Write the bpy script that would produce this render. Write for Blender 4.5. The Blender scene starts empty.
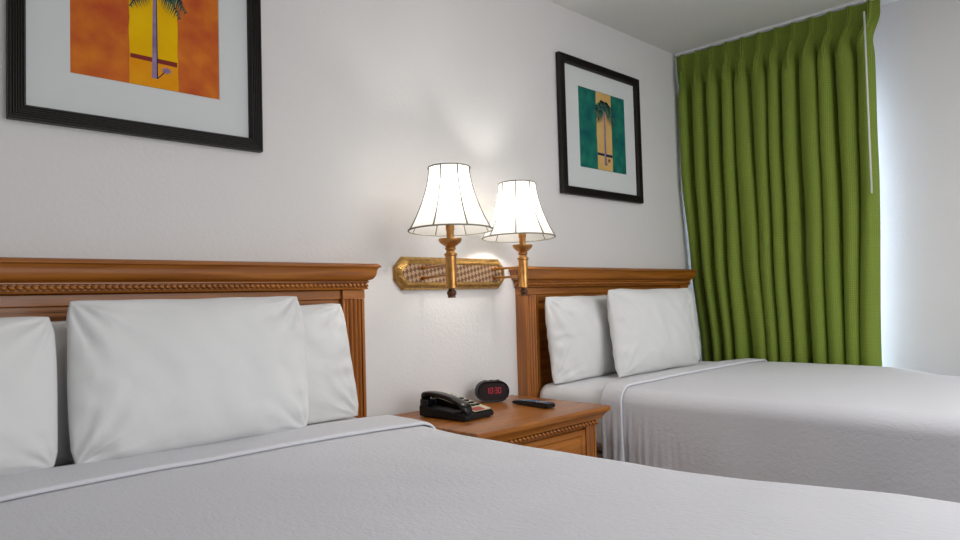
import bpy, bmesh, math, random
from mathutils import Vector, Matrix, noise
random.seed(7)
C = bpy.context.scene.collection
S = bpy.context.scene
PI = math.pi

# ---------------------------------------------------------------- camera
F_PX, YAW, PITCH, ROLL = 704.6, 0.78067, 0.03958, -0.02783
CAM = Vector((-1.53756, -2.16932, 1.12777))
fw = Vector((math.sin(YAW)*math.cos(PITCH), math.cos(YAW)*math.cos(PITCH), math.sin(PITCH)))
r0 = Vector((math.cos(YAW), -math.sin(YAW), 0)); u0 = r0.cross(fw)
cr, sr = math.cos(ROLL), math.sin(ROLL)
rt = cr*r0 + sr*u0; up = -sr*r0 + cr*u0
cd = bpy.data.cameras.new('camera'); cam = bpy.data.objects.new('camera', cd); C.objects.link(cam)
M = Matrix((rt, up, -fw)).transposed().to_4x4(); M.translation = CAM
cam.matrix_world = M
cd.sensor_width = 36; cd.lens = F_PX*36/960; cd.clip_start = 0.02
S.camera = cam

# ---------------------------------------------------------------- world, lights, exposure
w = bpy.data.worlds.new('world'); S.world = w; w.use_nodes = True
bg = w.node_tree.nodes['Background']; bg.inputs[0].default_value = (0.72, 0.86, 1.0, 1); bg.inputs[1].default_value = 1.0
S.view_settings.view_transform = 'Standard'; S.view_settings.look = 'None'
S.view_settings.gamma = 1; S.view_settings.use_curve_mapping = False
S.view_settings.exposure = 0.0

def area(name, loc, rot, sx, sy, power, col):
    d = bpy.data.lights.new(name, 'AREA'); d.shape = 'RECTANGLE'; d.size = sx; d.size_y = sy
    d.energy = power; d.color = col
    o = bpy.data.objects.new(name, d); C.objects.link(o); o.location = loc; o.rotation_euler = rot
    return o
area('overhead_fill', (0.7, -3.1, 2.56), (0, 0, 0), 1.6, 1.6, 48, (1.0, 0.99, 0.985))  # unseen fill added under the ceiling to brighten the room, no fixture there
area('rear_fill', (0.0, -5.3, 1.45), (PI/2, 0, 0), 3.4, 1.8, 60, (0.95, 0.97, 1.0))  # broad soft fill added behind the camera; the front wall has no window
area('daylight', (3.0, -0.60, 1.35), (0, PI/2, 0), 1.8, 1.2, 62, (0.70, 0.83, 1.0))

# ---------------------------------------------------------------- materials
def new_mat(name):
    m = bpy.data.materials.new(name); m.use_nodes = True
    return m, m.node_tree.nodes, m.node_tree.links, m.node_tree.nodes['Principled BSDF']
def simple(name, col, rough=0.5, metal=0.0, coat=0.0, spec=None):
    m, n, l, b = new_mat(name)
    b.inputs['Base Color'].default_value = (*col, 1); b.inputs['Roughness'].default_value = rough
    b.inputs['Metallic'].default_value = metal; b.inputs['Coat Weight'].default_value = coat
    if spec is not None: b.inputs['Specular IOR Level'].default_value = spec
    return m
def noisy(name, c1, c2, scale, rough, bump=0.0, bscale=None, stretch=(1, 1, 1), dist=0.001, detail=4, coat=0.0, metal=0.0, spec=None):
    m, n, l, b = new_mat(name)
    tc = n.new('ShaderNodeTexCoord'); mp = n.new('ShaderNodeMapping'); mp.inputs['Scale'].default_value = stretch
    l.new(tc.outputs['Object'], mp.inputs[0])
    t = n.new('ShaderNodeTexNoise'); t.inputs['Scale'].default_value = scale; t.inputs['Detail'].default_value = detail
    l.new(mp.outputs[0], t.inputs['Vector'])
    r = n.new('ShaderNodeValToRGB'); r.color_ramp.elements[0].position = .3; r.color_ramp.elements[1].position = .7
    r.color_ramp.elements[0].color = (*c1, 1); r.color_ramp.elements[1].color = (*c2, 1)
    l.new(t.outputs['Fac'], r.inputs[0]); l.new(r.outputs[0], b.inputs['Base Color'])
    b.inputs['Roughness'].default_value = rough; b.inputs['Coat Weight'].default_value = coat
    b.inputs['Metallic'].default_value = metal
    if spec is not None: b.inputs['Specular IOR Level'].default_value = spec
    if bump:
        t2 = n.new('ShaderNodeTexNoise'); t2.inputs['Scale'].default_value = bscale or scale; t2.inputs['Detail'].default_value = 3
        l.new(mp.outputs[0], t2.inputs['Vector'])
        bp = n.new('ShaderNodeBump'); bp.inputs['Strength'].default_value = bump; bp.inputs['Distance'].default_value = dist
        l.new(t2.outputs['Fac'], bp.inputs['Height']); l.new(bp.outputs[0], b.inputs['Normal'])
    return m

M_wall = noisy('wall_paint', (0.705, 0.690, 0.682), (0.725, 0.71, 0.702), 3, 0.75, 0.35, 75, dist=0.0025)
M_ceil = noisy('ceiling_paint', (0.72, 0.72, 0.70), (0.74, 0.74, 0.72), 3, 0.85, 0.3, 80, dist=0.003)
M_floor = noisy('carpet', (0.15, 0.14, 0.13), (0.22, 0.21, 0.20), 60, 0.95, 0.6, 300, dist=0.004)
M_white = simple('white_trim', (0.75, 0.76, 0.77), 0.5)

def wood(name, axis, dark=1.0):
    m, n, l, b = new_mat(name)
    tc = n.new('ShaderNodeTexCoord'); mp = n.new('ShaderNodeMapping')
    sc = {'x': (1.2, 22, 22), 'z': (22, 22, 1.2), 'y': (22, 1.2, 22)}[axis]
    mp.inputs['Scale'].default_value = sc
    l.new(tc.outputs['Object'], mp.inputs[0])
    t = n.new('ShaderNodeTexNoise'); t.inputs['Scale'].default_value = 2.2; t.inputs['Detail'].default_value = 6
    t.inputs['Distortion'].default_value = 0.6
    l.new(mp.outputs[0], t.inputs['Vector'])
    r = n.new('ShaderNodeValToRGB'); e = r.color_ramp.elements
    e[0].position = .28; e[0].color = (0.225*dark, 0.064*dark, 0.006*dark, 1)
    e[1].position = .72; e[1].color = (0.45*dark, 0.155*dark, 0.016*dark, 1)
    l.new(t.outputs['Fac'], r.inputs[0]); l.new(r.outputs[0], b.inputs['Base Color'])
    b.inputs['Roughness'].default_value = 0.38; b.inputs['Coat Weight'].default_value = 0.25
    b.inputs['Coat Roughness'].default_value = 0.25
    bp = n.new('ShaderNodeBump'); bp.inputs['Strength'].default_value = 0.12; bp.inputs['Distance'].default_value = 0.001
    l.new(t.outputs['Fac'], bp.inputs['Height']); l.new(bp.outputs[0], b.inputs['Normal'])
    return m
W_x, W_z, W_y = wood('oak_grain_across', 'x'), wood('oak_grain_upright', 'z'), wood('oak_grain_deep', 'y')

def cloth(name, col, kind):
    m, n, l, b = new_mat(name)
    b.inputs['Base Color'].default_value = (*col, 1); b.inputs['Roughness'].default_value = 0.85
    b.inputs['Specular IOR Level'].default_value = 0.2; b.inputs['Sheen Weight'].default_value = 0.15
    tc = n.new('ShaderNodeTexCoord'); mp = n.new('ShaderNodeMapping'); l.new(tc.outputs['Object'], mp.inputs[0])
    if kind == 'coverlet':
        mp.inputs['Scale'].default_value = (1.5, 0.75, 1)
        t = n.new('ShaderNodeTexNoise'); t.inputs['Scale'].default_value = 70; t.inputs['Detail'].default_value = 2
        t.inputs['Distortion'].default_value = 0.8
        st, ds = 0.36, 0.0032
    else:
        t = n.new('ShaderNodeTexNoise'); t.inputs['Scale'].default_value = 22; t.inputs['Detail'].default_value = 3
        st, ds = 0.25, 0.004
    l.new(mp.outputs[0], t.inputs['Vector'])
    bp = n.new('ShaderNodeBump'); bp.inputs['Strength'].default_value = st; bp.inputs['Distance'].default_value = ds
    l.new(t.outputs['Fac'], bp.inputs['Height']); l.new(bp.outputs[0], b.inputs['Normal'])
    return m
M_cover = cloth('coverlet_cloth', (0.715, 0.715, 0.755), 'coverlet')
M_sheet = cloth('sheet_cotton', (0.78, 0.78, 0.80), 'plain')
M_pillow = cloth('pillow_cotton', (0.74, 0.74, 0.735), 'plain')
M_mattress = noisy('mattress_ticking', (0.62, 0.62, 0.6), (0.68, 0.68, 0.66), 30, 0.9)

def curtain_mat():
    m, n, l, b = new_mat('green_drape')
    tc = n.new('ShaderNodeTexCoord')
    mp = n.new('ShaderNodeMapping'); mp.inputs['Scale'].default_value = (110, 110, 75)
    l.new(tc.outputs['UV'], mp.inputs[0])
    v = n.new('ShaderNodeTexVoronoi'); v.inputs['Scale'].default_value = 1.0; v.inputs['Randomness'].default_value = 0.15
    l.new(mp.outputs[0], v.inputs['Vector'])
    r = n.new('ShaderNodeValToRGB'); e = r.color_ramp.elements
    e[0].position = .12; e[0].color = (0.245, 0.315, 0.060, 1); e[1].position = .5; e[1].color = (0.150, 0.218, 0.020, 1)
    l.new(v.outputs['Distance'], r.inputs[0]); l.new(r.outputs[0], b.inputs['Base Color'])
    b.inputs['Roughness'].default_value = 0.7; b.inputs['Specular IOR Level'].default_value = 0.25
    bp = n.new('ShaderNodeBump'); bp.inputs['Strength'].default_value = 0.3; bp.inputs['Distance'].default_value = 0.002
    l.new(v.outputs['Distance'], bp.inputs['Height']); l.new(bp.outputs[0], b.inputs['Normal'])
    return m
M_drape = curtain_mat()
M_lining = simple('curtain_lining', (0.82, 0.84, 0.86), 0.9)
M_brass = noisy('aged_brass', (0.42, 0.19, 0.055), (0.58, 0.30, 0.09), 40, 0.3, metal=0.85)
M_gold = noisy('gilt_rim', (0.36, 0.20, 0.055), (0.60, 0.37, 0.12), 60, 0.3, 0.3, 150, metal=0.8, dist=0.002)
M_dark_brass = simple('dark_bronze', (0.12, 0.055, 0.025), 0.35, 0.7)
def weave_mat():
    m, n, l, b = new_mat('woven_gilt')
    tc = n.new('ShaderNodeTexCoord'); mp = n.new('ShaderNodeMapping'); mp.inputs['Rotation'].default_value = (0, -0.6, 0)
    mp.inputs['Scale'].default_value = (1.0, 1, 0.8)
    l.new(tc.outputs['Object'], mp.inputs[0])
    sx = n.new('ShaderNodeSeparateXYZ'); l.new(mp.outputs[0], sx.inputs[0]); cx = n.new('ShaderNodeCombineXYZ')
    l.new(sx.outputs[0], cx.inputs[0]); l.new(sx.outputs[2], cx.inputs[1])
    c = n.new('ShaderNodeTexChecker'); c.inputs['Scale'].default_value = 70
    l.new(cx.outputs[0], c.inputs['Vector'])
    c.inputs['Color1'].default_value = (0.20, 0.10, 0.055, 1); c.inputs['Color2'].default_value = (0.50, 0.35, 0.22, 1)
    l.new(c.outputs['Color'], b.inputs['Base Color'])
    b.inputs['Metallic'].default_value = 0.5; b.inputs['Roughness'].default_value = 0.4
    bp = n.new('ShaderNodeBump'); bp.inputs['Distance'].default_value = 0.002
    l.new(c.outputs['Fac'], bp.inputs['Height']); l.new(bp.outputs[0], b.inputs['Normal'])
    return m
M_weave = weave_mat()
def shade_mat():
    m, n, l, b = new_mat('shade_linen')
    b.inputs['Base Color'].default_value = (0.86, 0.84, 0.80, 1); b.inputs['Roughness'].default_value = 0.9
    tr = n.new('ShaderNodeBsdfTranslucent'); tr.inputs[0].default_value = (0.78, 0.77, 0.745, 1)
    mx = n.new('ShaderNodeMixShader'); mx.inputs[0].default_value = 0.75
    l.new(b.outputs[0], mx.inputs[1]); l.new(tr.outputs[0], mx.inputs[2])
    l.new(mx.outputs[0], n['Material Output'].inputs[0])
    return m
M_shade = shade_mat()
M_trimtape = simple('shade_trim_tape', (0.24, 0.23, 0.19), 0.9)
def emis(name, col, s):
    m, n, l, b = new_mat(name); b.inputs['Base Color'].default_value = (0, 0, 0, 1)
    b.inputs['Emission Color'].default_value = (*col, 1); b.inputs['Emission Strength'].default_value = s
    return m
M_bulb = emis('bulb_glow', (1, 0.93, 0.8), 12)
M_red = emis('red_digits', (0.9, 0.02, 0.06), 0.6)
M_blackp = simple('black_plastic', (0.006, 0.006, 0.007), 0.22, spec=.4)
M_blackm = simple('matt_black_plastic', (0.007, 0.007, 0.008), 0.45, spec=.3)
M_cream = simple('cream_faceplate', (0.62, 0.58, 0.40), 0.5)
M_redlab = simple('red_label', (0.42, 0.03, 0.02), 0.45)
M_greyl = simple('grey_plastic', (0.35, 0.36, 0.38), 0.4)
M_blue = simple('blue_grey_key', (0.12, 0.20, 0.32), 0.4)
M_screen = simple('dark_clock_window', (0.012, 0.0015, 0.002), 0.3, spec=.25)
M_frame = noisy('black_frame', (0.005, 0.0035, 0.003), (0.017, 0.013, 0.011), 200, 0.45, 0.3, 300, dist=0.001, spec=.3)
M_mat = simple('mat_board', (0.66, 0.68, 0.68), 0.8)
M_art = {
 'orange': noisy('orange_wash', (0.46, 0.070, 0.022), (0.66, 0.19, 0.020), 13, 0.6, detail=8),
 'yellow': noisy('yellow_wash', (0.76, 0.40, 0.002), (0.82, 0.50, 0.004), 8, 0.8),
 'amber': noisy('amber_wash', (0.74, 0.26, 0.006), (0.78, 0.33, 0.012), 10, 0.8),
 'maroon': simple('maroon_paint', (0.22, 0.03, 0.025), 0.6),
 'violet': noisy('violet_paint', (0.20, 0.12, 0.26), (0.34, 0.24, 0.38), 30, 0.6),
 'ink': simple('ink_paint', (0.015, 0.02, 0.05), 0.6),
 'fern': noisy('fern_paint', (0.01, 0.05, 0.045), (0.05, 0.16, 0.10), 40, 0.6),
 'teal': noisy('teal_wash', (0.006, 0.085, 0.095), (0.022, 0.20, 0.13), 14, 0.6, detail=8),
 'sand': noisy('sand_wash', (0.58, 0.36, 0.12), (0.66, 0.44, 0.17), 8, 0.6),
 'leafy': noisy('leaf_paint', (0.01, 0.08, 0.07), (0.10, 0.22, 0.12), 40, 0.6),
}
for m_ in M_art.values():
    m_.node_tree.nodes['Principled BSDF'].inputs['Specular IOR Level'].default_value = 0.08


# ---------------------------------------------------------------- helpers
def obj(name, bm, mats, parent=None, smooth=False, kind=None, loc=None):
    me = bpy.data.meshes.new(name)
    bmesh.ops.recalc_face_normals(bm, faces=bm.faces[:])
    bm.to_mesh(me); bm.free()
    for m in (mats if isinstance(mats, (list, tuple)) else [mats]): me.materials.append(m)
    if smooth:
        for p in me.polygons: p.use_smooth = True
    o = bpy.data.objects.new(name, me); C.objects.link(o)
    if parent: o.parent = parent
    if kind: o['kind'] = kind
    if loc: o.location = loc
    return o
def soft(o, ang=35):
    for p in o.data.polygons: p.use_smooth = True
    me = o.data; b = bmesh.new(); b.from_mesh(me)
    for e in b.edges:
        e.smooth = len(e.link_faces) == 2 and e.calc_face_angle(0) < math.radians(ang)
    b.to_mesh(me); b.free(); return o
def thing(name, label, cat, loc=(0, 0, 0), rotz=0, group=None):
    o = bpy.data.objects.new(name, None); C.objects.link(o); o.empty_display_size = .05
    o.location = loc; o.rotation_euler = (0, 0, rotz); o['label'] = label; o['category'] = cat
    if group: o['group'] = group
    return o
def tag(o, label, cat, group=None):
    o['label'] = label; o['category'] = cat
    if group: o['group'] = group
    return o
def box(bm, x0, x1, y0, y1, z0, z1, mi=0):
    v = [bm.verts.new(p) for p in ((x0,y0,z0),(x1,y0,z0),(x1,y1,z0),(x0,y1,z0),(x0,y0,z1),(x1,y0,z1),(x1,y1,z1),(x0,y1,z1))]
    fs = []
    for q in ((0,3,2,1),(4,5,6,7),(0,1,5,4),(1,2,6,5),(2,3,7,6),(3,0,4,7)):
        f = bm.faces.new([v[i] for i in q]); f.material_index = mi; fs.append(f)
    return v
def rbox(x0, x1, y0, y1, z0, z1, r=0.004, seg=2):
    bm = bmesh.new(); box(bm, x0, x1, y0, y1, z0, z1)
    bmesh.ops.bevel(bm, geom=bm.edges[:], offset=r, segments=seg, profile=.5, affect='EDGES')
    return bm
def lathe(bm, prof, cx=0, cy=0, seg=32, cap0=True, cap1=True, mi=0):
    rings = []
    for r, z in prof:
        rings.append([bm.verts.new((cx+r*math.cos(2*PI*k/seg), cy+r*math.sin(2*PI*k/seg), z)) for k in range(seg)])
    for a, b in zip(rings, rings[1:]):
        for k in range(seg):
            f = bm.faces.new((a[k], a[(k+1) % seg], b[(k+1) % seg], b[k])); f.material_index = mi
    if cap0: bm.faces.new(rings[0][::-1]).material_index = mi
    if cap1: bm.faces.new(rings[-1]).material_index = mi
    return rings
def tube(bm, pts, r, seg=10, mi=0):
    pts = [Vector(p) for p in pts]; rings = []
    for i, p in enumerate(pts):
        d = (pts[min(i+1, len(pts)-1)] - pts[max(i-1, 0)]).normalized()
        a = d.cross(Vector((0, 0, 1)))
        if a.length < 1e-3: a = d.cross(Vector((1, 0, 0)))
        a.normalize(); b = d.cross(a)
        rings.append([bm.verts.new(p + r*(math.cos(2*PI*k/seg)*a + math.sin(2*PI*k/seg)*b)) for k in range(seg)])
    for a, b in zip(rings, rings[1:]):
        for k in range(seg): bm.faces.new((a[k], a[(k+1) % seg], b[(k+1) % seg], b[k])).material_index = mi
    bm.faces.new(rings[0][::-1]).material_index = mi; bm.faces.new(rings[-1]).material_index = mi
def moulding(bm, x0, x1, yb, yf, prof):
    """stack of rectangles round the front and both ends: prof = (overhang, z)"""
    rings = [[bm.verts.new(p) for p in ((x0-d, yb, z), (x0-d, yf-d, z), (x1+d, yf-d, z), (x1+d, yb, z))] for d, z in prof]
    for a, b in zip(rings, rings[1:]):
        for k in range(4): bm.faces.new((a[k], a[(k+1) % 4], b[(k+1) % 4], b[k]))
    bm.faces.new(rings[0][::-1]); bm.faces.new(rings[-1])
def beads(bm, p0, p1, r, pitch, flat=0.8):
    p0, p1 = Vector(p0), Vector(p1); L = (p1-p0).length; n = max(1, int(L/pitch)); d = (p1-p0).normalized()
    ang = math.atan2(d.y, d.x)
    for i in range(n):
        c = p0 + d*((i+.5)*L/n)
        m = Matrix.Translation(c) @ Matrix.Rotation(ang, 4, 'Z') @ Matrix.Rotation(0.5, 4, 'Y') @ Matrix.Diagonal((pitch*.62/r, flat, .8, 1))
        bmesh.ops.create_uvsphere(bm, u_segments=8, v_segments=6, radius=r, matrix=m)
def fluted(bm, x0, x1, yb, yf, z0, z1, n, depth=0.006, margin=0.010):
    """upright strip with n rounded reeds on its front"""
    pts = [(x0, yb), (x0, yf), (x0+margin, yf)]
    wd = (x1-x0-2*margin)/n
    for i in range(n):
        a = x0+margin+i*wd
        pts.append((a+wd*.06, yf+depth))
        for k in range(1, 6):
            t = k/6; pts.append((a+wd*(.06+.88*t), yf+depth-depth*1.05*math.sin(PI*t)))
        pts.append((a+wd*.94, yf+depth))
    pts += [(x1-margin, yf), (x1, yf), (x1, yb)]
    lo = [bm.verts.new((x, y, z0)) for x, y in pts]; hi = [bm.verts.new((x, y, z1)) for x, y in pts]
    for k in range(len(pts)):
        q = (k+1) % len(pts); bm.faces.new((lo[k], lo[q], hi[q], hi[k]))
    bm.faces.new(lo[::-1]); bm.faces.new(hi)
def dup(root, loc, rotz, label, group=None):
    r = root.copy(); C.objects.link(r); r.location = loc; r.rotation_euler = (0, 0, rotz); r['label'] = label
    if group: r['group'] = group
    for ch in list(root.children):
        c = ch.copy(); C.objects.link(c); c.parent = r
        for g in list(ch.children):
            d = g.copy(); C.objects.link(d); d.parent = c
    return r

# ---------------------------------------------------------------- room shell
XW, ZC, XL, YB = 2.50, 2.585, -3.3, -5.6
def slab(name, *a, m=M_wall):
    bm = bmesh.new(); box(bm, *a); return obj(name, bm, m, kind='structure')
slab('floor', XL-.12, XW+.14, YB-.12, .12, -.1, 0, m=M_floor)
slab('ceiling', XL-.12, XW+.14, YB-.12, .12, ZC, ZC+.1, m=M_ceil)
slab('wall_back', XL-.12, XW+.14, 0, .12, 0, ZC)
slab('wall_left', XL-.12, XL, YB, 0, 0, ZC)
WY0, WY1, WZ0, WZ1 = -1.03, -0.26, 0.45, 2.12      # window opening behind the curtain
bm = bmesh.new()
box(bm, XW, XW+.14, WY1, 0, 0, ZC); box(bm, XW, XW+.14, YB, WY0, 0, ZC)
box(bm, XW, XW+.14, WY0, WY1, 0, WZ0); box(bm, XW, XW+.14, WY0, WY1, WZ1, ZC)
obj('wall_right', bm, M_wall, kind='structure')
slab('wall_front', XL-.12, XW+.14, YB-.12, YB, 0, ZC)
for nm, a in (('baseboard_back', (XL, XW, -.015, -.001, 0, .09)), ('baseboard_right', (XW-.014, XW-.001, YB, -.016, 0, .09))):
    slab(nm, *a, m=M_white)
bm = bmesh.new()
t_ = .04; x0, x1 = XW+.05, XW+.10
box(bm, x0, x1, WY0, WY1, WZ0, WZ0+t_); box(bm, x0, x1, WY0, WY1, WZ1-t_, WZ1)
box(bm, x0, x1, WY0, WY0+t_, WZ0+t_, WZ1-t_); box(bm, x0, x1, WY1-t_, WY1, WZ0+t_, WZ1-t_)
box(bm, x0+.01, x1-.01, (WY0+WY1)/2-.02, (WY0+WY1)/2+.02, WZ0+t_, WZ1-t_)
obj('window_1', bm, M_white, kind='structure')

# ---------------------------------------------------------------- headboards
def make_headboard(label, loc):
    """local frame: x from 0 (left end of the posts) to HW, back face at y=0"""
    HW = HBW; t = thing('headboard', label, 'headboard', loc, 0, 'carved oak headboards')
    PW, PD = 0.092, 0.058
    for k, px in enumerate((0, HW-PW)):
        bm = bmesh.new(); fluted(bm, px, px+PW, -.002, -PD, 0.0, 1.136, 4, .009)
        p = soft(obj('post', bm, W_z, t), 50)
        bm = rbox(px-.001, px+PW+.001, -PD-.003, -.002, 1.1365, 1.1685, .002)
        obj('capital_block', bm, W_x, p)
    bm = bmesh.new()
    pr = [(.000, 1.169), (.008, 1.171), (.010, 1.175), (.006, 1.177), (.006, 1.193), (.012, 1.195), (.012, 1.1985), (.008, 1.200)]
    for k in range(9):                                    # the swelling cyma
        a = k/8*PI/2; pr.append((.011+.021*math.sin(a), 1.203+.030*(1-math.cos(a))))
    pr += [(.034, 1.241), (.037, 1.246), (.044, 1.2495), (.0445, 1.252), (.041, 1.2555), (.036, 1.2605), (.031, 1.262)]
    moulding(bm, 0, HW, -.002, -PD-.004, pr)
    cr_ = soft(obj('crown', bm, W_x, t), 30)
    bm = bmesh.new()
    beads(bm, (-.009, -PD-.0125, 1.185), (HW+.009, -PD-.0125, 1.185), .0085, .0175)
    beads(bm, (-.008, -PD-.006, 1.185), (-.008, -.010, 1.185), .0085, .0175)
    beads(bm, (HW+.008, -PD-.006, 1.185), (HW+.008, -.010, 1.185), .0085, .0175)
    obj('bead_moulding', bm, W_x, cr_, smooth=True)
    # top rail with stepped moulding, panel with stiles
    bm = rbox(PW+.001, HW-PW-.001, -.048, -.002, 1.136, 1.1685, .003); obj('top_rail', bm, W_x, t)
    bm = bmesh.new()
    a0, a1 = PW+.001, HW-PW-.001
    for (ins, y, zt, zb) in ((0, -.040, 1.135, 1.122), (0, -.033, 1.122, 1.106), (0, -.024, 1.106, 1.098)):
        box(bm, a0, a1, y, -.003, zb, zt)
    bmesh.ops.bevel(bm, geom=[e for e in bm.edges], offset=.003, segments=2, affect='EDGES')
    obj('rail_moulding', bm, W_x, t)
    for sd in (0, 1):
        bm = bmesh.new()
        for (p, q, y) in ((0, .018, -.040), (.018, .034, -.031)):
            xa, xb = (a0+p, a0+q) if sd == 0 else (a1-q, a1-p)
            box(bm, xa, xb, y, -.003, .22, 1.097)
        bmesh.ops.remove_doubles(bm, verts=bm.verts[:], dist=1e-5)
        obj('stile_moulding', bm, W_z, t)
    bm = bmesh.new(); box(bm, a0+.035, a1-.035, -.020, -.003, .24, 1.097); obj('panel', bm, W_x, t)
    return t
HBW = 1.455
H1X, H2X = -.040-HBW, .832
h1 = make_headboard('honey oak headboard with fluted posts on the left bed, partly out of frame', (H1X, 0, 0))
h2 = dup(h1, (H2X, 0, 0), 0, 'honey oak headboard of the far bed, its right end against the green curtain', 'carved oak headboards')

# ---------------------------------------------------------------- beds
BL, ZT = 2.10, 0.728          # bed length, mattress top
def make_bed(label, loc, W, group):
    t = thing('bed', label, 'bed', loc, 0, group)
    bm = rbox(-W/2, W/2, -BL, -.075, .46, ZT-.012, .05, 4); soft(obj('mattress', bm, M_mattress, t))
    bm = rbox(-W/2+.005, W/2-.005, -BL+.005, -.080, .20, .458, .02, 3); soft(obj('box_spring', bm, M_mattress, t))
    for sx in (-1, 1):
        for y in (-.2, -BL+.15):
            bm = bmesh.new(); lathe(bm, [(.025, 0), (.03, .02), (.03, .199)], sx*(W/2-.1), y, 16)
            obj('leg', bm, M_blackm, t)
    return t
def bed_surface(name, mat, loc, W, y0, y1, top, hem, r, seed, thick, pleat=0.0, sag=None, foot=True, parent=None, step=.018, roll=False):
    """draped cloth over the bed: flat top, rounded edges, hanging sides (and foot)"""
    hw = W/2
    def cs(a):                                     # arc-length -> (offset, drop)
        s = abs(a); flat = hw-r
        if s <= flat: return a, 0
        if s <= flat + r*PI/2:
            th = (s-flat)/r; return math.copysign(flat+r*math.sin(th), a), r*(1-math.cos(th))
        return math.copysign(hw, a), r + (s-flat-r*PI/2)
    side = top-hem-r; A = hw-r+r*PI/2+side
    RR = .003                                      # rolled hem of a folded band
    def cy(b):                                     # from head (b=0) to the foot
        if not foot:
            Lr = (y0-y1)-RR
            if not roll or b <= Lr: return y0-b, 0
            th = (b-Lr)/RR; return y0-Lr-RR*math.sin(th), RR*(1-math.cos(th))
        Lf = (y0-y1)-r
        if b <= Lf: return y0-b, 0
        if b <= Lf+r*PI/2:
            th = (b-Lf)/r; return y0-Lf-r*math.sin(th), r*(1-math.cos(th))
        return y1, r+(b-Lf-r*PI/2)
    Bm = ((y0-y1) if not roll else (y0-y1)-RR) if not foot else (y0-y1)-r+r*PI/2+side
    na = max(8, int(2*A/step)); nb = max(4, int(Bm/step))
    bs = [Bm*j/nb for j in range(nb+1)]
    if roll: bs += [Bm+RR*PI*k/6 for k in range(1, 7)]
    nb = len(bs)-1
    bm = bmesh.new(); g = []
    for j in range(nb+1):
        row = []
        for i in range(na+1):
            a = -A+2*A*i/na; b = bs[j]
            x, da = cs(a); y, db = cy(b); d = max(da, db); z = top-d
            if roll and db > 0:                     # hem rolls towards the cloth below, on the sides too
                z = top-da-db*max(0, 1-da/r); x -= math.copysign(db*min(1, da/r), x)
            k = max(0, 1-d/.05)
            n1 = noise.noise(Vector((x*2.2+seed, y*2.2, 0)))
            n2 = noise.noise(Vector((x*7+seed, y*7, 3)))
            z += k*(.007*n1+.002*n2)
            z += k*.010*(1-min(1, abs(x)/hw)**3)
            if da > r*.6:                           # hanging side: folds
                o = min(1, (da-r*.6)/.2)
                head = math.exp(-max(0, (-.42-y))/.20)
                f = math.sin(y*215+6*noise.noise(Vector((y*9, z*2, seed))))*.5+noise.noise(Vector((y*45, z*3, seed)))
                x += math.copysign(1, a)*(pleat*head*f*o + .006*noise.noise(Vector((y*4, z*2, seed)))*o)
            if sag: z -= sag(x, y)
            row.append(bm.verts.new((x, y, z)))
        g.append(row)
    for j in range(nb):
        for i in range(na): bm.faces.new((g[j][i], g[j][i+1], g[j+1][i+1], g[j+1][i]))
    o = obj(name, bm, mat, parent, smooth=True, loc=loc)
    so = o.modifiers.new('thick', 'SOLIDIFY'); so.thickness = thick; so.offset = -1 if o.data.polygons[len(o.data.polygons)//2].normal.z > 0 else 1
    return o
def band_surface(name, mat, loc, W, y0, y1, top, hem, r, seed, parent, pleat, sag=None):
    return bed_surface(name, mat, loc, W, y0, y1, top, hem, r, seed, .002, pleat, sag, False, parent, .008, True)

W1 = 1.40; B1X = -.795; B2X = 1.585
bed1 = make_bed('nearer white double bed on the left, in the foreground', (B1X, 0, 0), W1, 'double beds')
bed2 = make_bed('far white double bed beside the green curtain', (B2X, 0, 0), W1-.03, 'double beds')
def bedding(bx, W, edge, seam, seed, where, sag, pl):
    s = bed_surface('bed_sheet', M_sheet, (bx, 0, 0), W+.014, -.078, seam-.10, ZT, .50, .055, seed, .003, .001, sag, False)
    tag(s, 'smooth white bottom sheet under the pillows of the ' + where, 'sheet', 'white sheets')
    s.location.z = -.004
    c = bed_surface('coverlet', M_cover, (bx, 0, 0), W+.036, edge-.02, -BL-.03, ZT+.014, .26, .062, seed+5, .006, pl, sag, True, None, .0085)
    tag(c, 'pale grey-white textured coverlet spread over the ' + where, 'bedspread', 'textured coverlets')
    f = band_surface('folded_edge', M_cover, (0, 0, 0), W+.058, edge, seam, ZT+.0245, .27, .068, seed+5, c, pl, sag)
    return s, c, f
def sag1(x, y):
    a = max(0, min(1, (-y-.35)/.4)); b = max(0, min(1, (-y-1.25)/.6))
    return .012*a*a*(3-2*a)-.028*b*b*(3-2*b)
def sag2(x, y):
    k = max(0, min(1, (x-.20)/.48)); q = max(0, min(1, (-y-1.10)/.45))
    return .055*k*k*q*q*(3-2*q)
bedding(B1X, W1, -.30, -.482, 1.0, 'nearer bed on the left', sag1, .004)
bedding(B2X, W1-.03, -.425, -.525, 9.0, 'far bed by the curtain', sag2, .010)

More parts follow.
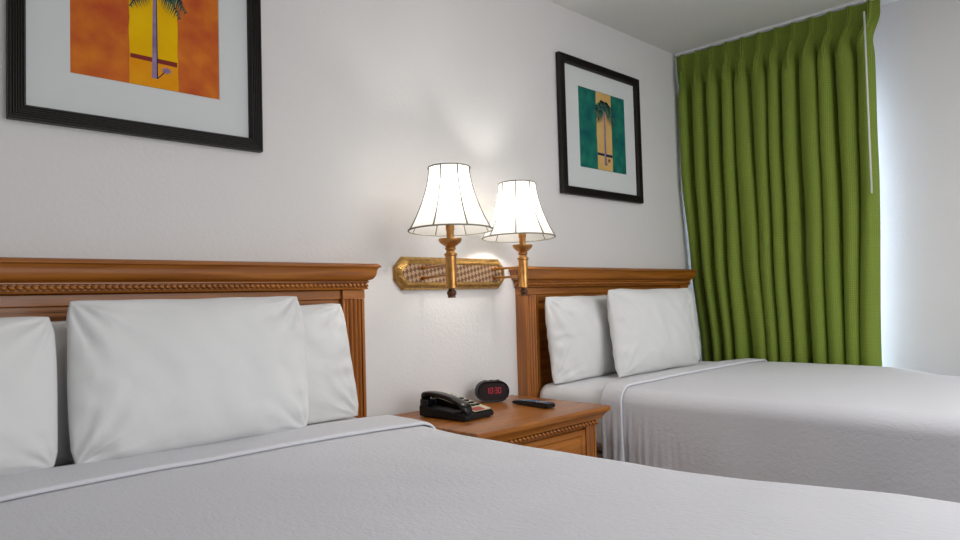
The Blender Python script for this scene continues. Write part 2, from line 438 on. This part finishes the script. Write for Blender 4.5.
# ---------------------------------------------------------------- pillows
def pillow_mesh(w, h, th, seed, wr=1.0, bul=-.01, tap=0):
    bm = bmesh.new(); nu, nv = 96, 70; sides = []
    for s in (1, -1):
        g = []
        for j in range(nv+1):
            row = []
            for i in range(nu+1):
                u = -math.cos(PI*i/nu) * .5 + (2*i/nu-1)*.5; v = -math.cos(PI*j/nv)*.5 + (2*j/nv-1)*.5
                t = th/2*(max(0, (1-abs(u)**2.6))*max(0, (1-abs(v)**2.6)))**.5
                x = w/2*u*(1+bul*(1-v*v)-.025*max(0, abs(v)-.8)/.2*abs(u)**4)*(1-tap*v); z = h/2*v*(1-.03*(1-u*u))-.006*abs(u)**8*v
                cu, cv = 1-abs(u), 1-abs(v)
                cd_ = math.hypot(cu*w, cv*h)            # to nearest corner
                ang = math.atan2(cv*h, cu*w+1e-6)
                sg = (u > 0)*2+(v > 0)
                edge = min(1, 6*min(cu, cv)+.15)
                wk = math.exp(-cd_/.17)*(.008*math.sin(ang*13+seed*3+sg*2.1+2*noise.noise(Vector((x*9, z*9, seed+sg))))+.007*(1-2*abs(noise.noise(Vector((ang*4.5+seed, cd_*5, sg)))))-.004)
                wk += .007*noise.noise(Vector((x*5+seed, z*4, seed+s*3)))
                wk += .0045*(.5-abs(noise.noise(Vector((x*6+z*4+seed, z*3.5-x*3, seed*2+s)))*1.8))*math.exp(-min(cu*w, cv*h)/.09) + .003*noise.noise(Vector((x*14+z*7+seed, z*9, seed+s)))
                wk += .004*math.exp(-cu*w/.10)*math.sin(v*17+seed*5+3*noise.noise(Vector((z*8, seed, u))))
                y = -s*(t + wr*wk*edge*min(1, t/.02))
                x += .006*noise.noise(Vector((z*6, seed, 7)))*abs(u); z += .006*noise.noise(Vector((x*6, seed, 9)))*abs(v)
                row.append((x, y, z+h/2))
            g.append(row)
        sides.append(g)
    vs = [[[None]*(nu+1) for _ in range(nv+1)] for _ in range(2)]
    for k in range(2):
        for j in range(nv+1):
            for i in range(nu+1):
                if k == 1 and (i in (0, nu) or j in (0, nv)): vs[1][j][i] = vs[0][j][i]
                else: vs[k][j][i] = bm.verts.new(sides[k][j][i])
    for k in range(2):
        for j in range(nv):
            for i in range(nu):
                q = (vs[k][j][i], vs[k][j][i+1], vs[k][j+1][i+1], vs[k][j+1][i])
                bm.faces.new(q if k == 0 else q[::-1])
    return bm
def pillow(label, x, y, z, w, h, th, tilt, rotz, seed, wr=1.0, roll=0, bul=-.01, tap=0):
    o = obj('pillow', pillow_mesh(w, h, th, seed, wr, bul, tap), M_pillow, smooth=True)
    o.location = (x, y, z); o.rotation_euler = (-math.radians(tilt), math.radians(roll), math.radians(rotz))
    tag(o, label, 'pillow', 'white bed pillows')
    return o
pillow('white pillow half hidden behind the leftmost pillow, against the headboard', -1.17, -.150, .732, .60, .372, .12, 5, 0, 11)
pillow('white pillow behind the large central one, beside the right post of the near headboard', -.468, -.150, .732, .635, .395, .12, 6, 0, 12, 2.0, tap=.055)
pillow('leftmost white pillow on the near bed, cut off by the frame', -1.390, -.295, .755, .62, .364, .14, 6, 0, 23, bul=.015)
pillow('large front pillow in the middle of the near bed, creased at its upper left corner', -.736, -.300, .749, .630, .406, .15, 6, 0, 4, 1.75, bul=.016)
pillow('white pillow on the far bed standing nearest the nightstand', 1.235, -.150, .730, .67, .400, .12, 5, 0, 35, 1.9)
pillow('white pillow on the far bed mostly hidden, only its right edge showing', 1.915, -.150, .730, .64, .425, .12, 5, 0, 36)
pillow('front pillow on the far bed, overlapping its neighbour, nearest the green curtain', 1.585, -.285, .737, .765, .42, .14, 6, 0, 47, 1.9)

# ---------------------------------------------------------------- nightstand
NX0, NX1, NYB, NYF, NZ = .03, .760, -.035, -.552, .697
ns = thing('nightstand', 'honey oak nightstand with a beaded edge between the two beds', 'nightstand', (0, 0, 0))
bm = bmesh.new()
moulding(bm, NX0+.035, NX1-.035, NYB, NYF+.035, [(.006, NZ-.052), (.010, NZ-.050), (.012, NZ-.044), (.016, NZ-.036), (.022, NZ-.029), (.028, NZ-.025), (.029, NZ-.022), (.033, NZ-.021), (.035, NZ-.017), (.035, NZ-.007), (.032, NZ-.002), (.027, NZ)])
top = soft(obj('top', bm, W_x, ns), 30)
bm = bmesh.new(); bx0, bx1, byf = NX0+.043, NX1-.043, NYF+.043
moulding(bm, bx0, bx1, NYB, byf, [(.0, NZ-.075), (.005, NZ-.073), (.005, NZ-.069), (.003, NZ-.068), (.003, NZ-.056), (.010, NZ-.0525)])
fr = obj('frieze', bm, W_x, ns)
bm = bmesh.new()
beads(bm, (bx0-.004, byf-.008, NZ-.062), (bx1+.004, byf-.008, NZ-.062), .0085, .0205)
for xx in (bx0-.006, bx1+.006): beads(bm, (xx, byf-.004, NZ-.062), (xx, NYB-.01, NZ-.062), .0085, .0205)
obj('bead_moulding', bm, W_x, fr, smooth=True)
bm = bmesh.new(); box(bm, bx0+.002, bx1-.002, byf+.016, NYB, .06, NZ-.0755); obj('carcass', bm, W_z, ns)
for xx in (bx0, bx1-.062):
    bm = bmesh.new(); fluted(bm, xx, xx+.062, byf+.0155, byf, .06, NZ-.0755, 3, .005, .009); soft(obj('pilaster', bm, W_z, ns), 50)
bm = bmesh.new(); box(bm, bx0-.006, bx1+.006, byf-.006, NYB, 0, .0595); obj('plinth', bm, W_x, ns)
da, db_ = bx0+.066, bx1-.066
for (z0, z1) in ((NZ-.230, NZ-.083), (NZ-.390, NZ-.238), (NZ-.600, NZ-.398)):
    bm = bmesh.new()
    loops = []
    for ins, y in ((0, byf+.015), (0, byf+.003), (.003, byf), (.020, byf), (.026, byf+.006), (.036, byf+.006), (.044, byf-.001), (.05, byf-.001)):
        loops.append([bm.verts.new(p) for p in ((da+ins, y, z0+ins), (db_-ins, y, z0+ins), (db_-ins, y, z1-ins), (da+ins, y, z1-ins))])
    for a, b in zip(loops, loops[1:]):
        for k in range(4): bm.faces.new((a[k], a[(k+1) % 4], b[(k+1) % 4], b[k]))
    bm.faces.new(loops[0][::-1]); bm.faces.new(loops[-1])
    obj('drawer', bm, W_x, ns)

# ---------------------------------------------------------------- telephone (origin at its middle, long axis y, handset on the left)
ph = thing('telephone', 'black corded desk telephone with cream keypad, on the nightstand', 'telephone', (.218, -.250, NZ+.0005), math.radians(4))
def wedge(bm, x0, x1, ys, mi=0):
    """section along y: ys = (y, zbottom, ztop)"""
    rings = [[bm.verts.new(p) for p in ((x0, y, zb), (x1, y, zb), (x1, y, zt), (x0, y, zt))] for y, zb, zt in ys]
    for a, b in zip(rings, rings[1:]):
        for k in range(4): bm.faces.new((a[k], a[(k+1) % 4], b[(k+1) % 4], b[k])).material_index = mi
    bm.faces.new(rings[0][::-1]).material_index = mi; bm.faces.new(rings[-1]).material_index = mi
bm = bmesh.new(); wedge(bm, -.078, .078, [(-.118, .004, .018), (-.110, .003, .024), (.06, .003, .038), (.100, .003, .044), (.112, .004, .040)])
bmesh.ops.bevel(bm, geom=bm.edges[:], offset=.003, segments=2, affect='EDGES')
pb = soft(obj('base', bm, M_blackm, ph))
for (x, y) in ((-.056, .085), (.056, .085), (-.056, -.096), (.056, -.096)):
    bm = bmesh.new(); lathe(bm, [(.018, 0), (.019, .004), (.018, .0105)], x, y, 20); obj('foot', bm, M_blackm, pb)
bm = bmesh.new(); wedge(bm, -.022, .074, [(-.113, .020, .0262), (.04, .033, .0585), (.103, .0445, .0685), (.108, .041, .060)])
bmesh.ops.bevel(bm, geom=bm.edges[:], offset=.002, segments=2, affect='EDGES'); soft(obj('console', bm, M_blackp, ph))
bm = bmesh.new(); wedge(bm, -.018, .070, [(-.108, .0265, .0305), (.099, .0670, .0722)]); obj('faceplate', bm, M_cream, ph)
fz = lambda y: .0305+(y+.108)*(.0417/.207)
for r_ in range(4):
    for c_ in range(3):
        y = -.060+r_*.026; x = .006+c_*.022
        bm = rbox(x-.0075, x+.0075, y-.008, y+.008, fz(y)-.001, fz(y)+.005, .0015); obj('key', bm, M_blackm, ph)
for r_ in range(2):
    for c_ in range(3):
        y = .052+r_*.020; x = .006+c_*.022
        bm = rbox(x-.008, x+.008, y-.005, y+.005, fz(y)-.001, fz(y)+.0035, .001); obj('key', bm, M_greyl, ph)
bm = bmesh.new(); wedge(bm, -.012, .040, [(-.109, .030, .0318), (-.080, .0355, .0374)]); o = obj('label_card', bm, M_redlab, ph); o['label'] = 'red label card'
# handset cradle cheeks and handset
for y0_, y1_ in ((.072, .111), (-.086, -.064)):
    z_ = .062 if y0_ > 0 else .030
    bm = rbox(-.074, -.023, y0_, y1_, z_-.022, z_+.002, .003); obj('cradle', bm, M_blackp, ph)
bm = bmesh.new(); rings = []
N = 28
for k in range(N+1):
    t = k/N; y = -.112+.228*t
    arch = math.sin(PI*t)
    zc = .050+.038*t + .018*arch**.8                     # upper line
    thick = .017 + .018*(1-min(1, arch*1.9))             # heavy ends, thin grip
    wd = .021 + .006*(1-min(1, arch*1.6))
    e = .55+.45*min(1, arch*6)
    ring = []
    for q in range(16):
        a = 2*PI*q/16
        cx_, cz_ = math.cos(a), math.sin(a)
        sx_ = math.copysign(abs(cx_)**.55, cx_); sz_ = math.copysign(abs(cz_)**.55, cz_)
        ring.append(bm.verts.new((-.048+wd*e*sx_, y, zc-thick/2+thick/2*e*sz_)))
    rings.append(ring)
for a, b in zip(rings, rings[1:]):
    for q in range(16): bm.faces.new((a[q], a[(q+1) % 16], b[(q+1) % 16], b[q]))
bm.faces.new(rings[0][::-1]); bm.faces.new(rings[-1])
soft(obj('handset', bm, M_blackp, ph), 60)
# coiled cord down the back
bm = bmesh.new(); pts = []
for k in range(160):
    t = k/159; a = k*.8; cx_, cy_ = -.045+.02*math.sin(t*PI), .120+.012*math.sin(t*PI)
    pts.append((cx_+.006*math.cos(a)-.0*t, cy_+.006*math.sin(a), .050-.040*t))
tube(bm, pts, .0017, 6); obj('cord', bm, M_blackm, ph, smooth=True)

# ---------------------------------------------------------------- alarm clock
ck = thing('alarm_clock', 'small black pill-shaped alarm clock showing red digits 10:30', 'clock', (.546, -.122, NZ+.0005), math.radians(-33))
def stadium(bm, w, h, ys, n=14, cz=None):
    """pill outline (w x h) swept through ys = (y, inset)"""
    cz = h/2 if cz is None else cz; rings = []
    for y, ins in ys:
        r = h/2-ins; L = w/2-h/2; ring = []
        for s in (1, -1):
            for k in range(n+1):
                a = -PI/2+PI*k/n
                ring.append(bm.verts.new((s*(L+r*math.cos(a)), y, cz+s*r*math.sin(a))))
        rings.append(ring)
    m = len(rings[0])
    for a, b in zip(rings, rings[1:]):
        for k in range(m): bm.faces.new((a[k], a[(k+1) % m], b[(k+1) % m], b[k]))
    bm.faces.new(rings[0][::-1]); bm.faces.new(rings[-1])
bm = bmesh.new(); stadium(bm, .138, .086, [(-.004, .006), (-.007, .001), (-.004, 0), (.040, .0), (.050, .004), (.056, .014)]); cb = soft(obj('case', bm, M_blackm, ck), 50)
bm = bmesh.new(); stadium(bm, .124, .072, [(-.0039, 0), (-.0065, .001)], cz=.043); obj('front_lens', bm, M_screen, cb)
SEG = {'0': 'abcdef', '1': 'bc', '3': 'abcdg'}
def digit(bm, ch, x, z, w, h, y0, y1, t=.0022):
    P = {'a': (x, x+w, z+h-t, z+h), 'g': (x, x+w, z+h/2-t/2, z+h/2+t/2), 'd': (x, x+w, z, z+t),
         'f': (x, x+t, z+h/2, z+h), 'b': (x+w-t, x+w, z+h/2, z+h), 'e': (x, x+t, z, z+h/2), 'c': (x+w-t, x+w, z, z+h/2)}
    for s in SEG[ch]:
        a = P[s]; box(bm, a[0]+.0003, a[1]-.0003, y0, y1, a[2]+.0003, a[3]-.0003)
bm = bmesh.new(); dx = -.030
for ch in '10:30':
    if ch == ':':
        for zz in (.043, .053): box(bm, dx-.001, dx+.001, -.0072, -.0066, zz, zz+.0022)
        dx += .0045
    else:
        digit(bm, ch, dx, .036, .0115, .024, -.0072, -.0066); dx += .0155
obj('digits', bm, M_red, ck)
for x in (-.045, 0, .045):
    bm = bmesh.new(); lathe(bm, [(.006, .0845), (.006, .088), (.005, .0885)], x*.6, .024, 16); obj('button', bm, M_blackm, ck)

# ---------------------------------------------------------------- remote control
rc = thing('remote_control', 'slim black television remote with pale buttons at the nightstand corner', 'remote control', (.568, -.318, NZ+.0005), math.radians(-8))
bm = bmesh.new(); wedge(bm, -.023, .023, [(-.108, .006, .016), (-.100, .001, .021), (.02, .001, .019), (.095, .001, .014), (.104, .004, .010)])
bmesh.ops.bevel(bm, geom=bm.edges[:], offset=.003, segments=2, affect='EDGES'); soft(obj('body', bm, M_blackp, rc))
rz = lambda y: .021-(y+.1)*.002/.12 if y < .02 else .019-(y-.02)*.005/.075
for r_ in range(9):
    for c_ in range(3):
        y = -.082+r_*.020; x = -.013+c_*.013
        bm = rbox(x-.0042, x+.0042, y-.0055, y+.0055, rz(y)-.0015, rz(y)+.0018, .001)
        obj('button', bm, M_greyl if r_ in (1, 2, 6) else M_blue, rc)

# ---------------------------------------------------------------- wall sconce
sc = thing('wall_sconce', 'brass two-arm wall lamp with white bell shades above the nightstand', 'wall lamp', (0, 0, 0))
PX0, PX1, PZ0, PZ1 = .136, .752, 1.166, 1.297
def octa(bm, ins, y, c=.040):
    x0, x1, z0, z1 = PX0+ins, PX1-ins, PZ0+ins, PZ1-ins; c = c-ins*.45
    return [bm.verts.new(p) for p in ((x0+c, y, z0), (x1-c, y, z0), (x1, y, z0+c), (x1, y, z1-c), (x1-c, y, z1), (x0+c, y, z1), (x0, y, z1-c), (x0, y, z0+c))]
bm = bmesh.new(); L_ = [octa(bm, i, y) for i, y in ((0, -.001), (0, -.010), (.004, -.016), (.007, -.016), (.009, -.020), (.024, -.031), (.027, -.031), (.029, -.027))]
for a, b in zip(L_, L_[1:]):
    for k in range(8): bm.faces.new((a[k], a[(k+1) % 8], b[(k+1) % 8], b[k]))
bm.faces.new(L_[0][::-1]); bm.faces.new(L_[-1])
plate = obj('backplate', bm, M_gold, sc)
bm = bmesh.new()                                         # ribs of the rope border
def ribline(p0, p1, n):
    p0, p1 = Vector(p0), Vector(p1); d = (p1-p0).normalized(); cc = Vector(((PX0+PX1)/2, 0, (PZ0+PZ1)/2))
    nrm = Vector((-d.z, 0, d.x)); 
    if nrm.dot(cc-p0) < 0: nrm = -nrm
    for i in range(n):
        c = p0+d*((i+.5)*(p1-p0).length/n)
        tube(bm, [c+Vector((0, -.0205, 0)), c+nrm*.014+Vector((0, -.0312, 0))], .0024, 6)
i_ = .010; c_ = .040-.0045
co = [(PX0+i_+c_, 0, PZ0+i_), (PX1-i_-c_, 0, PZ0+i_), (PX1-i_, 0, PZ0+i_+c_), (PX1-i_, 0, PZ1-i_-c_), (PX1-i_-c_, 0, PZ1-i_), (PX0+i_+c_, 0, PZ1-i_), (PX0+i_, 0, PZ1-i_-c_), (PX0+i_, 0, PZ0+i_+c_)]
for k in range(8):
    a, b = co[k], co[(k+1) % 8]; ribline(a, b, max(3, int((Vector(b)-Vector(a)).length/.0075)))
obj('ribbed_border', bm, M_gold, plate, smooth=True)
bm = bmesh.new(); A_ = octa(bm, .030, -.0268); B_ = octa(bm, .030, -.0285)
for k in range(8): bm.faces.new((A_[k], A_[(k+1) % 8], B_[(k+1) % 8], B_[k]))
bm.faces.new(A_[::-1]); bm.faces.new(B_); obj('woven_panel', bm, M_weave, plate)
def lamp(bx, lx, ly, dz, seam, off):
    """one swing arm from the plate at x=bx to a lamp standing at (lx, ly)"""
    bm = bmesh.new()
    for z in (1.213, 1.252):
        tube(bm, [(bx, -.0285, z), (bx, -.050, z), (lx, ly, z+dz)], .0050, 10)
        m = Matrix.Translation((bx, -.036, z)) @ Matrix.Rotation(PI/2, 4, 'X')
        bmesh.ops.create_cone(bm, cap_ends=True, segments=16, radius1=.009, radius2=.009, depth=.015, matrix=m)
    obj('swing_arm', bm, M_dark_brass if False else M_brass, sc, smooth=False)
    bm = bmesh.new()
    lathe(bm, [(.012, 1.164), (.0215, 1.166), (.0215, 1.173), (.0200, 1.175), (.0200, 1.281), (.024, 1.284), (.024, 1.290), (.018, 1.292), (.014, 1.300)], lx, ly, 24)
    col = soft(obj('column', bm, M_brass, sc), 40)
    bm = bmesh.new()
    lathe(bm, [(.011, 1.1635), (.011, 1.159), (.0165, 1.155), (.0175, 1.145), (.013, 1.138), (.015, 1.131)][::-1], lx, ly, 20)
    f = soft(obj('finial', bm, M_dark_brass, col), 40); f['label'] = 'dark bronze finial'
    bm = bmesh.new()
    lathe(bm, [(.014, 1.3005), (.019, 1.304), (.020, 1.310), (.016, 1.314), (.024, 1.319), (.037, 1.329), (.042, 1.338), (.042, 1.344), (.036, 1.342), (.016, 1.338)], lx, ly, 32)
    soft(obj('drip_cup', bm, M_brass, col), 40)
    bm = bmesh.new(); lathe(bm, [(.0135, 1.3385), (.0135, 1.372), (.016, 1.376), (.016, 1.40)], lx, ly, 24); soft(obj('socket', bm, M_brass, col), 40)
    nbody = None
    hx, hy = lx, ly; lx, ly = lx+off[0], ly+off[1]
    # shade: bell profile
    zb, zt = 1.374, 1.599
    cam_dir = Vector((-.68, -.73)); tl = .038
    def tz(x, y, z): return z+tl*((x-lx)*cam_dir.x+(y-ly)*cam_dir.y)
    prof = []
    for k in range(17):
        t = k/16; rad = .152 + (.076-.152)*(1-(1-t)**1.75)
        prof.append((rad, zb+(zt-zb)*t))
    bm = bmesh.new(); SG = 64
    TL = lambda x, y, z: (x, y, tz(x, y, z))
    def sr_(rad, a):                                   # slightly panelled between eight ribs
        ph_ = ((a-seam)/(PI/4)) % 1; return rad*(1-.012*math.sin(PI*ph_))
    rings = [[bm.verts.new(TL(lx+sr_(r, 2*PI*q/SG)*math.cos(2*PI*q/SG), ly+sr_(r, 2*PI*q/SG)*math.sin(2*PI*q/SG), z)) for q in range(SG)] for r, z in prof]
    for a, b in zip(rings, rings[1:]):
        for q in range(SG): bm.faces.new((a[q], a[(q+1) % SG], b[(q+1) % SG], b[q]))
    sh = obj('lamp_shade', bm, M_shade, sc, smooth=True)
    bm = bmesh.new()
    for k in range(8):
        a = k*PI/4+seam
        tube(bm, [TL(lx+(r+.0010)*math.cos(a), ly+(r+.0010)*math.sin(a), z) for r, z in prof], .0032, 6)
    obj('seam_tape', bm, M_trimtape, sh, smooth=True)
    for rad, z in ((prof[0][0], zb), (prof[-1][0], zt)):
        bm = bmesh.new()
        tube(bm, [TL(lx+rad*math.cos(2*PI*q/48), ly+rad*math.sin(2*PI*q/48), z) for q in range(49)], .0030, 6)
        obj('rim_tape', bm, M_trimtape, sh, smooth=True)
    cx_, cy_ = lx, ly; lx, ly = hx, hy
    bm = bmesh.new()
    lathe(bm, [(.008, 1.40), (.016, 1.41), (.027, 1.435), (.029, 1.452), (.024, 1.472), (.012, 1.483), (.002, 1.486)], lx, ly, 24)
    b = obj('bulb', bm, M_bulb, sc, smooth=True); b.visible_shadow = True
    bm = bmesh.new()                                   # wire spider holding the shade
    for k in range(4):
        a = k*PI/2+.4
        tube(bm, [(lx+.018*math.cos(a), ly+.018*math.sin(a), 1.395), (lx+.034*math.cos(a), ly+.034*math.sin(a), 1.43), (lx+.034*math.cos(a), ly+.034*math.sin(a), 1.50), (lx+.004*math.cos(a), ly+.004*math.sin(a), 1.575), (cx_+.074*math.cos(a), cy_+.074*math.sin(a), tz(cx_+.074*math.cos(a), cy_+.074*math.sin(a), 1.590))], .0012, 5)
    obj('harp_wire', bm, M_brass, sh)
    for z in (1.492,):
        d = bpy.data.lights.new('bulb_light', 'POINT'); d.energy = 5.4; d.color = (1.0, 0.955, 0.90); d.shadow_soft_size = .025
        o = bpy.data.objects.new('bulb_light', d); C.objects.link(o); o.location = (cx_, cy_, z); o.parent = sc
lamp(.262, .168, -.300, .0, math.radians(25), (.003, 0))
lamp(.672, .655, -.212, .0, math.radians(38), (-.012, .010))

# ---------------------------------------------------------------- framed pictures
def make_picture(label, X, Z, cols, seed, il=.148, ir=.148, ib=.152, it=.152):
    W, H, T = .715, .703, .042
    t = thing('framed_picture', label, 'picture', (X, 0, Z))
    bm = bmesh.new(); loops = []
    prof = [(0, -.004), (0, -.026)]
    for k in range(6):                                  # ribbed face
        a = .003+k*.0060; prof += [(a, -.027), (a+.0015, -.030), (a+.0035, -.030), (a+.0048, -.0265)]
    prof += [(T-.002, -.024), (T, -.018), (T, -.008)]
    for ins, y in prof:
        loops.append([bm.verts.new(p) for p in ((ins, y, ins), (W-ins, y, ins), (W-ins, y, H-ins), (ins, y, H-ins))])
    loops.append([bm.verts.new(p) for p in ((T, -.004, T), (W-T, -.004, T), (W-T, -.004, H-T), (T, -.004, H-T))])
    for a, b in zip(loops, loops[1:]+loops[:1]):
        for k in range(4): bm.faces.new((a[k], a[(k+1) % 4], b[(k+1) % 4], b[k]))
    obj('frame', bm, M_frame, t)
    i = .148
    bm = bmesh.new(); box(bm, T-.004, W-T+.004, -.0075, -.003, T-.004, H-T+.004); 
    obj('backing_board', bm, M_mat, t)
    bm = bmesh.new()                                    # mat with a window
    lo = [[bm.verts.new(p) for p in ((l_, y, b), (W-r_, y, b), (W-r_, y, H-t_), (l_, y, H-t_))] for l_, r_, b, t_, y in ((T+.0005,)*4+(-.0078,), (T+.0005,)*4+(-.0105,), (il, ir, ib, it, -.0105), (il+.002, ir+.002, ib+.002, it+.002, -.0078))]
    for a, b in zip(lo, lo[1:]+lo[:1]):
        for k in range(4): bm.faces.new((a[k], a[(k+1) % 4], b[(k+1) % 4], b[k]))
    obj('mat_board', bm, M_mat, t)
    # painting: wash ground, bright strip, ground line, palm
    bm = bmesh.new(); names = list(cols.values()); mats = [M_art[n] for n in names]; ix = {k: n for n, k in enumerate(cols)}
    a0, a1, b0, b1 = il+.002, W-ir-.002, ib+.002, H-it-.002; wd = a1-a0
    def quad(pts, key, y):
        f = bm.faces.new([bm.verts.new((p[0], y, p[1])) for p in pts]); f.material_index = ix[key]
    box(bm, a0, a1, -.0085, -.0077, b0, b1, ix['ground'])
    s0, s1 = a0+wd*.365, a0+wd*.695
    rnd = random.Random(seed)
    left = [(s0+rnd.uniform(-.0015, .0015), b0+.001+(b1-b0-.002)*k/14) for k in range(15)]
    right = [(s1+rnd.uniform(-.0015, .0015), b0+.001+(b1-b0-.002)*k/14) for k in range(14, -1, -1)]
    quad(left+right, 'strip', -.0087)
    bz = b0+.078
    quad([(s0+.001, b0+.002), (s1-.001, b0+.002), (s1-.001, bz), (s0+.001, bz)], 'foot', -.0088)
    quad([(s0+.002, bz), (s1-.002, bz-.003), (s1-.002, bz+.012), (s0+.002, bz+.013)], 'band', -.0089)
    cxp = a0+wd*.535; base = b0+.028; ct = b0+(b1-b0)*.83
    quad([(cxp-.0095, base), (cxp+.0085, base), (cxp+.0065, ct), (cxp-.0035, ct)], 'trunk', -.0091)
    quad([(cxp+.005, base), (cxp+.0085, base), (cxp+.0065, ct), (cxp+.0045, ct)], 'ink', -.0092)
    quad([(cxp+.006, base+.002), (cxp+.009, base+.001), (cxp+.030, base+.024), (cxp+.027, base+.026)], 'ink', -.0091)
    for k in range(9):                                  # small palm shadow on the ground
        a = k*2*PI/9; ca, sa = math.cos(a), math.sin(a); q = (cxp+.034, base+.030)
        quad([(q[0]-.004*sa, q[1]+.004*ca), (q[0]+.004*sa, q[1]-.004*ca), (q[0]+.019*ca, q[1]+.014*sa)], 'shadow', -.00905-.00001*k)
    for k in range(13):                                 # drooping fronds
        a = math.radians(-35+250*k/12); L = rnd.uniform(.07, .10)
        pts = []
        for s in range(9):
            u = s/8; pts.append(Vector((cxp+.002+L*u*math.cos(a), ct+L*u*math.sin(a)*.85-.055*u*u)))
        for s in range(8):
            p, q = pts[s], pts[s+1]; d = (q-p).normalized(); n_ = Vector((-d.y, d.x)); u = (s+.5)/8
            wv = .0015
            quad([p+n_*wv, p-n_*wv, q-n_*wv, q+n_*wv], 'frond', -.0094-.00002*k)
            for sg in (1, -1):
                for h_ in (0, .5):
                    o_ = p.lerp(q, h_); tip = o_+(d*.5+n_*sg*.8+Vector((0, -.7)))*(.030*math.sin(PI*min(1, u*.9+.1))+.005)
                    quad([o_, o_+d*.0065, tip], 'frond' if (s+k) % 3 else 'ink', -.0095-.00002*k)
    ob = obj('painting', bm, mats, t)
    return t
make_picture('large black-framed print of a palm on orange and yellow, above the near headboard', -1.128+.003, 1.631,
    dict(ground='orange', strip='yellow', foot='amber', band='maroon', trunk='violet', ink='ink', shadow='violet', frond='fern'), 3, .148, .138, .152, .152)['group'] = 'black-framed palm prints'
make_picture('black-framed print of a palm on teal green with a sand strip, left of the curtain', 1.176, 1.631,
    dict(ground='teal', strip='sand', foot='sand', band='ink', trunk='violet', ink='ink', shadow='maroon', frond='leafy', ), 5, .165, .132, .150, .133)['group'] = 'black-framed palm prints'

# ---------------------------------------------------------------- curtain
XC, NP, ZC1, ZC0 = 2.340, 12, 2.563, .05
cu = thing('curtain', 'floor-length green pinch-pleated curtain covering the window in the corner', 'curtain', (0, 0, 0))
def lerp_tab(tab, z):
    for (za, a), (zb, b) in zip(tab, tab[1:]):
        if z >= zb:
            t = (z-zb)/(za-zb); t = t*t*(3-2*t); return b+(a-b)*t
    return tab[-1][1]
YL = [(2.60, -.014), (2.44, -.014), (1.95, -.016), (1.34, -.030), (.75, -.080), (0, -.09)]
YR = [(2.60, -1.142), (2.50, -1.140), (2.36, -1.092), (1.80, -1.082), (.75, -1.050), (0, -1.05)]
def curtain_surface(inset):
    bm = bmesh.new(); uvl = bm.loops.layers.uv.new('UVMap'); per = 60; nz = 90
    rnd = random.Random(4); ph_ = [rnd.uniform(-.5, .5) for _ in range(NP+2)]; amp = [rnd.uniform(.6, 1.2) for _ in range(NP+2)]
    wid = [rnd.uniform(0, 1.6) for _ in range(NP+2)]
    cols = NP*per; g = []
    for j in range(nz+1):
        t = (j/nz)**1.5                                 # rows dense at the top
        z = ZC1-(ZC1-ZC0)*t; d = ZC1-z; row = []
        m = max(0, min(1, (d-.075)/.20)); m = m*m*(3-2*m)
        yl, yr = lerp_tab(YL, z), lerp_tab(YR, z)
        for i in range(cols+1):
            s = i/per; k = min(int(s), NP-1); f = s-k
            a = amp[k]+(amp[k+1]-amp[k])*f*f*(3-2*f)
            a2 = wid[k]+(wid[k+1]-wid[k])*f
            e = (f-.5)/.5                                # three pinched fingers in the header
            wdt = .24-.09*min(1, d/.09)
            pinch = math.exp(-(e/wdt)**4)
            head = -.029*pinch*(.62+.38*math.cos(e/wdt*2*PI*1.15))*(1+5*d) - .006*(1-abs(e))
            ws = s+.42*m*noise.noise(Vector((s*.75+3, z*.35, 1)))
            q = 2*PI*(ws-.5)
            c = math.cos(q)
            body = -.038*min(1.05, .35+.65*a)*math.copysign(abs(c)**.6, c) - .006*math.cos(2*q+ph_[k]*2)*min(1, d)*(1-a*.4)
            if inset: head = .006
            nook = .048*math.exp(-(s/1.3)**2)*max(0, min(1, (1.75-z)/.4))
            x = XC + nook + head*(1-m) + body*m + .004*noise.noise(Vector((s*1.7, z*1.6, 2)))*m
            if 5.6 < s < 7.6: x += .012*m*math.exp(-((z-1.35)/.16)**2)*noise.noise(Vector((s*3, z*11, 5)))
            y = yl+(yr-yl)*s/NP
            y -= (.0085+.0075*a2)*math.sin(q)*m            # folds lean over narrow valleys
            y += .006*pinch*math.sin(e*9)*(1-m)
            y += .010*noise.noise(Vector((s*.9, z*.8, 8)))*m*math.sin(PI*s/NP)
            row.append((bm.verts.new((min(x, XC+.040+nook), y, z)), s/NP*2.6, z))
        g.append(row)
    for j in range(nz):
        for i in range(cols):
            q4 = (g[j][i], g[j][i+1], g[j+1][i+1], g[j+1][i])
            fc = bm.faces.new([q[0] for q in q4])
            for lp, q in zip(fc.loops, q4): lp[uvl].uv = (q[1], q[2])
    if inset:
        bm.normal_update()
        sg = -1 if sum(v.normal.x for v in bm.verts) < 0 else 1
        off = [v.normal*(-inset if sg == -1 else inset) for v in bm.verts]
        for v, o_ in zip(bm.verts, off): v.co += o_
    return bm
obj('drape', curtain_surface(0), M_drape, cu, smooth=True)
o = obj('lining', curtain_surface(.0030), M_lining, cu, smooth=True); o['label'] = 'white lining behind the green cloth'
bm = bmesh.new(); box(bm, XC-.012, XC+.016, -1.165, -.012, 2.568, ZC-.0005); obj('ceiling_track', bm, M_white, cu)
bm = bmesh.new(); tube(bm, [(XC-.058, -1.083, 2.50), (XC-.064, -1.078, 1.59)], .0045, 10); obj('pull_wand', bm, M_white, cu, smooth=True)
